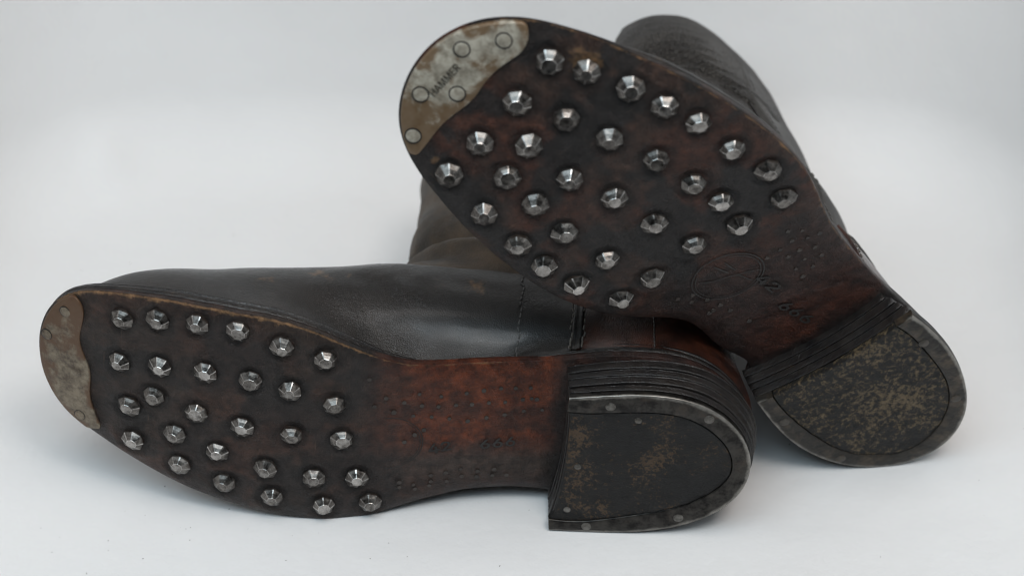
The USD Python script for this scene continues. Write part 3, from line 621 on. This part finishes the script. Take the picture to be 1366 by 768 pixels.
    def grid_mesh(A, wrap=False):
        r, n = A.shape[:2]; idx = np.arange(r * n).reshape(r, n)
        if wrap: idx = np.concatenate([idx, idx[:, :1]], 1)
        q_ = np.stack([idx[:-1, :-1], idx[:-1, 1:], idx[1:, 1:], idx[1:, :-1]], -1).reshape(-1, 4)
        return trimesh.Trimesh(A.reshape(-1, 3), np.vstack([q_[:, [0, 1, 2]], q_[:, [0, 2, 3]]]), process=False)
    # shaft: outer wall, rolled rim, inner wall
    Rm = P[-1]; Nr = Nn[-1]
    inw = [P[-1] + np.array([0, 0, -.0012]) - Nr * .0012, P[-1] - Nr * .0026] + [P[k] - Nn[k] * .0028 for k in range(len(hs) - 2, 34, -3)]
    G = np.concatenate([P, np.array(inw)])
    T = grid_mesh(G, True); 
    vv, _, nv = meshkit.arrays(T, True)
    cc = P.mean(1)[30]
    if np.sum(nv[: N * 30] * (vv[: N * 30] - cc)) < 0: T.invert()
    put('shaft', T, M[U['shaft']], smooth=True)
    # patches laid on the upper
    MED = [k for k in range(N)]
    def find(Xw, h, side):
        hi = int(np.argmin(np.abs(hs - h))); row = P[hi]; yc = row[:, 1].mean()
        ok = (row[:, 1] < yc) if side == 'm' else (row[:, 1] > yc)
        c = np.where(ok)[0]; k = int(c[np.argmin(np.abs(row[c, 0] - Xw))]); g_ = (row[(k + 1) % N, 0] - row[k - 1, 0]) / 2
        return float(k + (np.clip((Xw - row[k, 0]) / g_, -.6, .6) if abs(g_) > 1e-6 else 0.))
    toe_i = float(np.argmax(base[:, 0])); heel_i = float(np.argmin(base[:, 0]))
    def span(i0, i1, through):
        """i0 -> i1 going past index 'through'."""
        up = (i1 - i0) % N; t = (through - i0) % N
        return (i0, i0 + up) if t <= up else (i0, i0 - ((i0 - i1) % N))
    def patch(name, X0, X1, through, h0, h1, thick, m, nu=140, nv=26, var=False, **k):
        """X0, X1: front/back line as functions of h on the inner and outer side."""
        hv = np.linspace(h0, 1, nv) if False else None
        A = []; Bn = []
        for t in np.linspace(0, 1, nv):
            h_ = h0 + (np.mean(h1) - h0) * t
            i0, i1 = find(X0(h_), h_, 'm'), find(X1(h_), h_, 'l'); a, b = span(i0, i1, through)
            ii = np.linspace(a, b, nu); hh_ = h0 + (h1 - h0) * t if np.ndim(h1) else np.full(nu, h_)
            p_, n_ = sample(ii, hh_); A.append(p_); Bn.append(n_)
        A = np.array(A); Bn = np.array(Bn)
        from scipy.ndimage import gaussian_filter1d
        A = gaussian_filter1d(A, 1.2, axis=0, mode='nearest')
        e = np.full(A.shape[:2], thick)
        O = A + Bn * e[..., None]
        # skirt: drop the edges onto the surface below
        O = np.concatenate([O[:1] - Bn[:1] * (thick + .001), O[:1] - Bn[:1] * thick * .25, O, O[-1:] - Bn[-1:] * thick * .25, O[-1:] - Bn[-1:] * (thick + .001)])
        Bx = np.concatenate([Bn[:1], Bn[:1], Bn, Bn[-1:], Bn[-1:]])
        O = np.concatenate([O[:, :1] - Bx[:, :1] * (thick + .001), O[:, :1] - Bx[:, :1] * thick * .25, O, O[:, -1:] - Bx[:, -1:] * thick * .25, O[:, -1:] - Bx[:, -1:] * (thick + .001)], 1)
        T = grid_mesh(O); vv, _, nv_ = meshkit.arrays(T, True)
        if np.sum(nv_ * np.concatenate([np.concatenate([Bx[:, :1], Bx[:, :1], Bx, Bx[:, -1:], Bx[:, -1:]], 1)]).reshape(-1, 3)) < 0: T.invert()
        vr = None
        if var:
            v_ = T.vertices; w_ = .55 * np.clip((fbm(v_ * [60, 60, 60], 4, 17) - .5) * 3, 0, 1) * np.exp(-((v_[:, 2] + .045) / .02) ** 2) * 1.0
            vr = {'wear': w_}
        return put(name, T, m, smooth=True, var=vr, **k)
    def stitches(name, pts_i, pts_h, m, off, pitch=.0030, r=.00045, ln=.0022, **k):
        p_, n_ = sample(np.array(pts_i), np.array(pts_h)); s = np.r_[0, np.cumsum(np.linalg.norm(np.diff(p_, axis=0), axis=1))]
        out_ = []
        for t in np.arange(.001, s[-1], pitch):
            c = np.array([np.interp(t, s, p_[:, j]) for j in range(3)]); c2 = np.array([np.interp(t + .0005, s, p_[:, j]) for j in range(3)])
            nv_ = np.array([np.interp(t, s, n_[:, j]) for j in range(3)]); d_ = c2 - c; l_ = np.linalg.norm(d_)
            if l_ < 1e-7: continue
            d_ /= l_; b_ = np.cross(nv_, d_)
            cap = trimesh.creation.capsule(height=ln - 2 * r, radius=r, count=[6, 6]); cap.apply_translation([0, 0, 0])
            T = np.eye(4); T[:3, 0] = nv_; T[:3, 1] = b_; T[:3, 2] = d_; T[:3, 3] = c + nv_ * off; cap.apply_transform(T); out_.append(cap)
        return put(name, trimesh.util.concatenate(out_), m, kind='stuff', smooth=True, **k)
    U['dress'](locals())
    B.P = P; B.root = R
    return B

def closed_lin(p, n):
    q = np.vstack([p, p[:1]]); d = np.r_[0, np.cumsum(np.linalg.norm(np.diff(q, axis=0), axis=1))]; t = np.linspace(0, d[-1], n, endpoint=False)
    return np.stack([np.interp(t, d, q[:, 0]), np.interp(t, d, q[:, 1])], 1)

# ---- shapes of the two uppers (inner half-width ym, outer half-width yl, heel line xb, front line xf, roundness el)
def dress1(s):
    toe, heel, patch, find, stitches, M_ = s['toe_i'], s['heel_i'], s['patch'], s['find'], s['stitches'], M
    patch('vamp', lambda h: .074, lambda h: .074, toe, .0065, .062, .0013, M['black'], nu=220, nv=40, var=True)
    patch('heel_counter', lambda h: .074, lambda h: .074, heel, .0065, .060, .0011, M['counter'])
    for sd in 'ml':
        i0 = [find(.0735 + .004 * k, h, sd) for k in (-1, 1) for h in (.02,)]
        s['strap'](sd) if 'strap' in s else None
    hh = np.linspace(.008, .060, 40)
    stitches('stitching', [find(.098, h, 'm') for h in hh], hh, M['threadblack'], .0014)
    stitches('stitching', [find(.0425, h, 'm') for h in hh], hh, M['threadblack'], .0012)
    for X_ in (.0765, .0715):
        stitches('stitching', [find(X_, h, 'm') for h in hh], hh, M['thread'], .0026)
    side_strip(s, 'm', .074, .0062, .0065, .072, .0022)
    side_strip(s, 'l', .074, .0062, .0065, .072, .0022)
def dress2(s):
    toe, heel, patch, find, stitches = s['toe_i'], s['heel_i'], s['patch'], s['find'], s['stitches']
    patch('vamp', lambda h: .100, lambda h: .100, toe, .0065, .062, .0013, M['pebbled'], nu=200, nv=34)
    patch('heel_counter', lambda h: .078, lambda h: .078, heel, .0065, .062, .0013, M['counter'])
    hh = np.linspace(.008, .055, 36)
    stitches('stitching', [find(.1025, h, 'l') for h in hh], hh, M['threadblack'], .0014)
    stitches('stitching', [find(.0760, h, 'l') for h in hh], hh, M['thread'], .0014)
    back_strap(s)
def side_strip(s, side, X, w, h0, h1, thick):
    sample, find, grid_mesh, put = s['sample'], s['find'], s['grid_mesh'], s['put']
    A = []; Bn = []
    for h in np.linspace(h0, h1, 40):
        ia, ib = find(X - w / 2, h, side), find(X + w / 2, h, side)
        if abs(ia - ib) > s['N'] / 2: ia, ib = (ia + s['N'], ib) if ia < ib else (ia, ib + s['N'])
        if abs(ia - ib) < 2: ib = ia + 4 * np.sign(ib - ia if ib != ia else 1)
        p, n = sample(np.linspace(ia, ib, 9), np.full(9, h)); A.append(p); Bn.append(n)
    from scipy.ndimage import gaussian_filter1d
    A, Bn = gaussian_filter1d(np.array(A), 2, axis=0, mode='nearest'), np.array(Bn)
    t = thick * np.array([-.6, .6, 1, .85, .8, .85, 1, .6, -.6])
    T = grid_mesh(A + Bn * t[None, :, None]); vv, _, nv = meshkit.arrays(T, True)
    if np.sum(nv * Bn.reshape(-1, 3)) < 0: T.invert()
    put('side_strip', T, M['black'], smooth=True, var={'wear': np.zeros(len(T.vertices))})
def back_strap(s):
    """Second piece of pebbled leather sewn over the back of the shaft, its front corner rounded at the top."""
    sample, find, N, grid_mesh, put = s['sample'], s['find'], s['N'], s['grid_mesh'], s['put']
    A = []; Bn = []; nu = 60; H = np.linspace(.066, .200, 64)
    for h in H:
        k = (h - .066) / .134; Xf = .060 + .020 * math.sin(math.pi * min(1, max(0, (h - .085) / .125)))
        ia = find(Xf, h, 'l'); ib = s['heel_i']; d = (ib - ia + N / 2) % N - N / 2
        p, n = sample(np.linspace(ia, ia + d * 1.25, nu), np.full(nu, h)); A.append(p); Bn.append(n)
    from scipy.ndimage import gaussian_filter1d
    A, Bn = gaussian_filter1d(np.array(A), 1.5, axis=0, mode='nearest'), np.array(Bn); t = np.full((len(H), nu), .0034); t[:, 0] = -.0006; t[:, 1] = .0026; t[:, -1] = -.0006; t[[0, -1]] = -.0006
    T = grid_mesh(A + Bn * t[..., None]); vv, _, nv = meshkit.arrays(T, True)
    if np.sum(nv * Bn.reshape(-1, 3)) < 0: T.invert()
    put('back_piece', T, M['strap'], smooth=True)
    s['stitches']('stitching', [find(.0555 + .020 * math.sin(math.pi * min(1, max(0, (h - .085) / .125))), h, 'l') for h in H[12:-4]], H[12:-4], M['threadblack'], .0033, r=.0004)
    s['stitches']('piping', [find(.0612 + .020 * math.sin(math.pi * min(1, max(0, (h - .085) / .125))), h, 'l') for h in H[10:]], H[10:], M['mark'], .0004, pitch=.0012, r=.0008, ln=.0030)

def fold1(P, H):
    x_, y_ = P[..., 0], P[..., 1]
    f = .0060 * np.exp(-((H - .083 - .25 * (x_ - .12)) / .006) ** 2) * np.clip((x_ - .06) / .04, 0, 1)
    f -= .0085 * np.exp(-((H - .098 - .35 * (x_ - .12)) / .007) ** 2) * np.clip((x_ - .06) / .04, 0, 1)
    f += .0030 * np.exp(-((H - .125) / .014) ** 2) * np.clip((x_ - .06) / .04, 0, 1)
    f += .0040 * np.exp(-((x_ - .250) / .026) ** 2) * np.exp(-((H - .034) / .016) ** 2) * (y_ < -.01)
    f += .0016 * (fbm(P * [170, 60, 75], 3, 88) - .5) * np.exp(-((x_ - .150) / .034) ** 2) * np.clip((H - .012) / .02, 0, 1)
    f += .0012 * (fbm(P * [60, 60, 220], 3, 89) - .5) * np.exp(-((x_ - .115) / .03) ** 2) * np.clip((H - .03) / .02, 0, 1)
    return f
def fold2(P, H):
    return -.004 * np.exp(-((H - .085) / .010) ** 2) + .003 * np.exp(-((H - .105) / .012) ** 2)
UP1 = dict(
    h=[.000, .006, .020, .032, .042, .050, .056, .062, .070, .080, .095, .120, .140, .160, .185],
    xb=[.002, .002, -.002, -.002, .000, .002, .003, .004, .006, .008, .008, .006, .004, .004, .004],
    xf=[.288, .288, .288, .284, .273, .257, .238, .214, .186, .160, .147, .147, .148, .149, .150],
    ym=[.034, .034, .0425, .0495, .0512, .0508, .0500, .0488, .0475, .0465, .047, .044, .042, .040, .040],
    yl=[.036, .036, .040, .042, .043, .043, .043, .042, .039, .037, .035, .032, .030, .030, .029],
    el=[.00, .00, .10, .28, .44, .56, .66, .76, .86, 1.0, 1.0, 1.0, 1.0, 1.0, 1.0],
    elw=[.00, .08, .42, .68, .80, .86, .90, .92, .95, 1.0, 1.0, 1.0, 1.0, 1.0, 1.0],
    sm=lambda h: float(np.interp(h, [0, .02, .04, .055, .07], [1, 1.0, .97, .90, .85])),
    sl=lambda h: float(np.interp(h, [0, .02, .04, .055, .07], [1, .98, .93, .88, .85])),
    fold=fold1, shaft='brown', dress=dress1)
UP2 = dict(
    h=[.000, .006, .020, .032, .042, .050, .056, .062, .070, .080, .095, .115, .141, .176, .213],
    xb=[.002, .002, -.002, -.002, .000, .002, .003, .004, .006, .008, .007, .007, .009, .013, .017],
    xf=[.286, .284, .276, .264, .250, .236, .220, .202, .182, .164, .149, .138, .127, .114, .100],
    ym=[.040, .040, .046, .048, .048, .048, .048, .048, .049, .050, .053, .058, .064, .069, .073],
    yl=[.030, .031, .035, .034, .031, .0255, .021, .017, .013, .0095, .005, .000, -.003, -.008, -.0175],
    el=[.00, .00, .08, .20, .35, .50, .62, .74, .86, 1.0, 1.0, 1.0, 1.0, 1.0, 1.0],
    sm=lambda h: float(np.interp(h, [0, .02, .04, .055, .07], [1, 1.0, .97, .90, .85])),
    sl=lambda h: float(np.interp(h, [0, .012, .025, .04, .055, .07], [1, .88, .72, .60, .52, .48])),
    fold=fold2, shaft='pebbled', dress=dress2)

RW1 = np.array([[-0.99594, -0.07273, -0.05309], [0.04985, 0.04572, -0.99771], [0.07499, -0.9963, -0.0419]]); TW1 = (0.09575, 0.68539, 0.03174)
RW2 = np.array([[-0.6104, -0.78317, 0.11857], [-0.25205, 0.05014, -0.96641], [0.75092, -0.61978, -0.228]]); TW2 = (0.18295, 0.73379, 0.0112)
def matrix(R, t): return Gf.Matrix4d(*R[:, 0], 0, *R[:, 1], 0, *R[:, 2], 0, *t, 1)
b1 = build_boot(True, matrix(RW1, TW1), 1.0, False, 'black hobnailed boot lying on its side in front, with reddish waist and dark toe plate')
b2 = build_boot(False, matrix(RW2, TW2), 1.05402, True, 'hobnailed boot propped over the other one, toe raised, with bright toe plate and mottled heel')

# ---------------------------------------------------------------- specks of dirt on the cloth
def specks():
    q = np.random.default_rng(3); ms = []
    for i in range(80):
        if i < 30: px, py = q.normal(-.12, .08), .668 + abs(q.normal(0, .03))
        else: px, py = q.uniform(-.25, .26), q.uniform(.66, .96)
        s = min(abs(q.normal(.00008, .00007)) + .00007, .0002)
        m = trimesh.creation.icosphere(1, s); m.vertices *= [q.uniform(.6, 2.2), q.uniform(.6, 1.4), .5]
        m.apply_transform(trimesh.transformations.rotation_matrix(q.uniform(0, 6.28), [0, 0, 1])); m.apply_translation([px, py, s * .35]); ms.append(m)
    obj('dirt_speck', trimesh.util.concatenate(ms), M['dirt'], smooth=True, kind='stuff', label='tiny dark crumbs of dirt scattered on the white cloth', category='dirt')
specks()
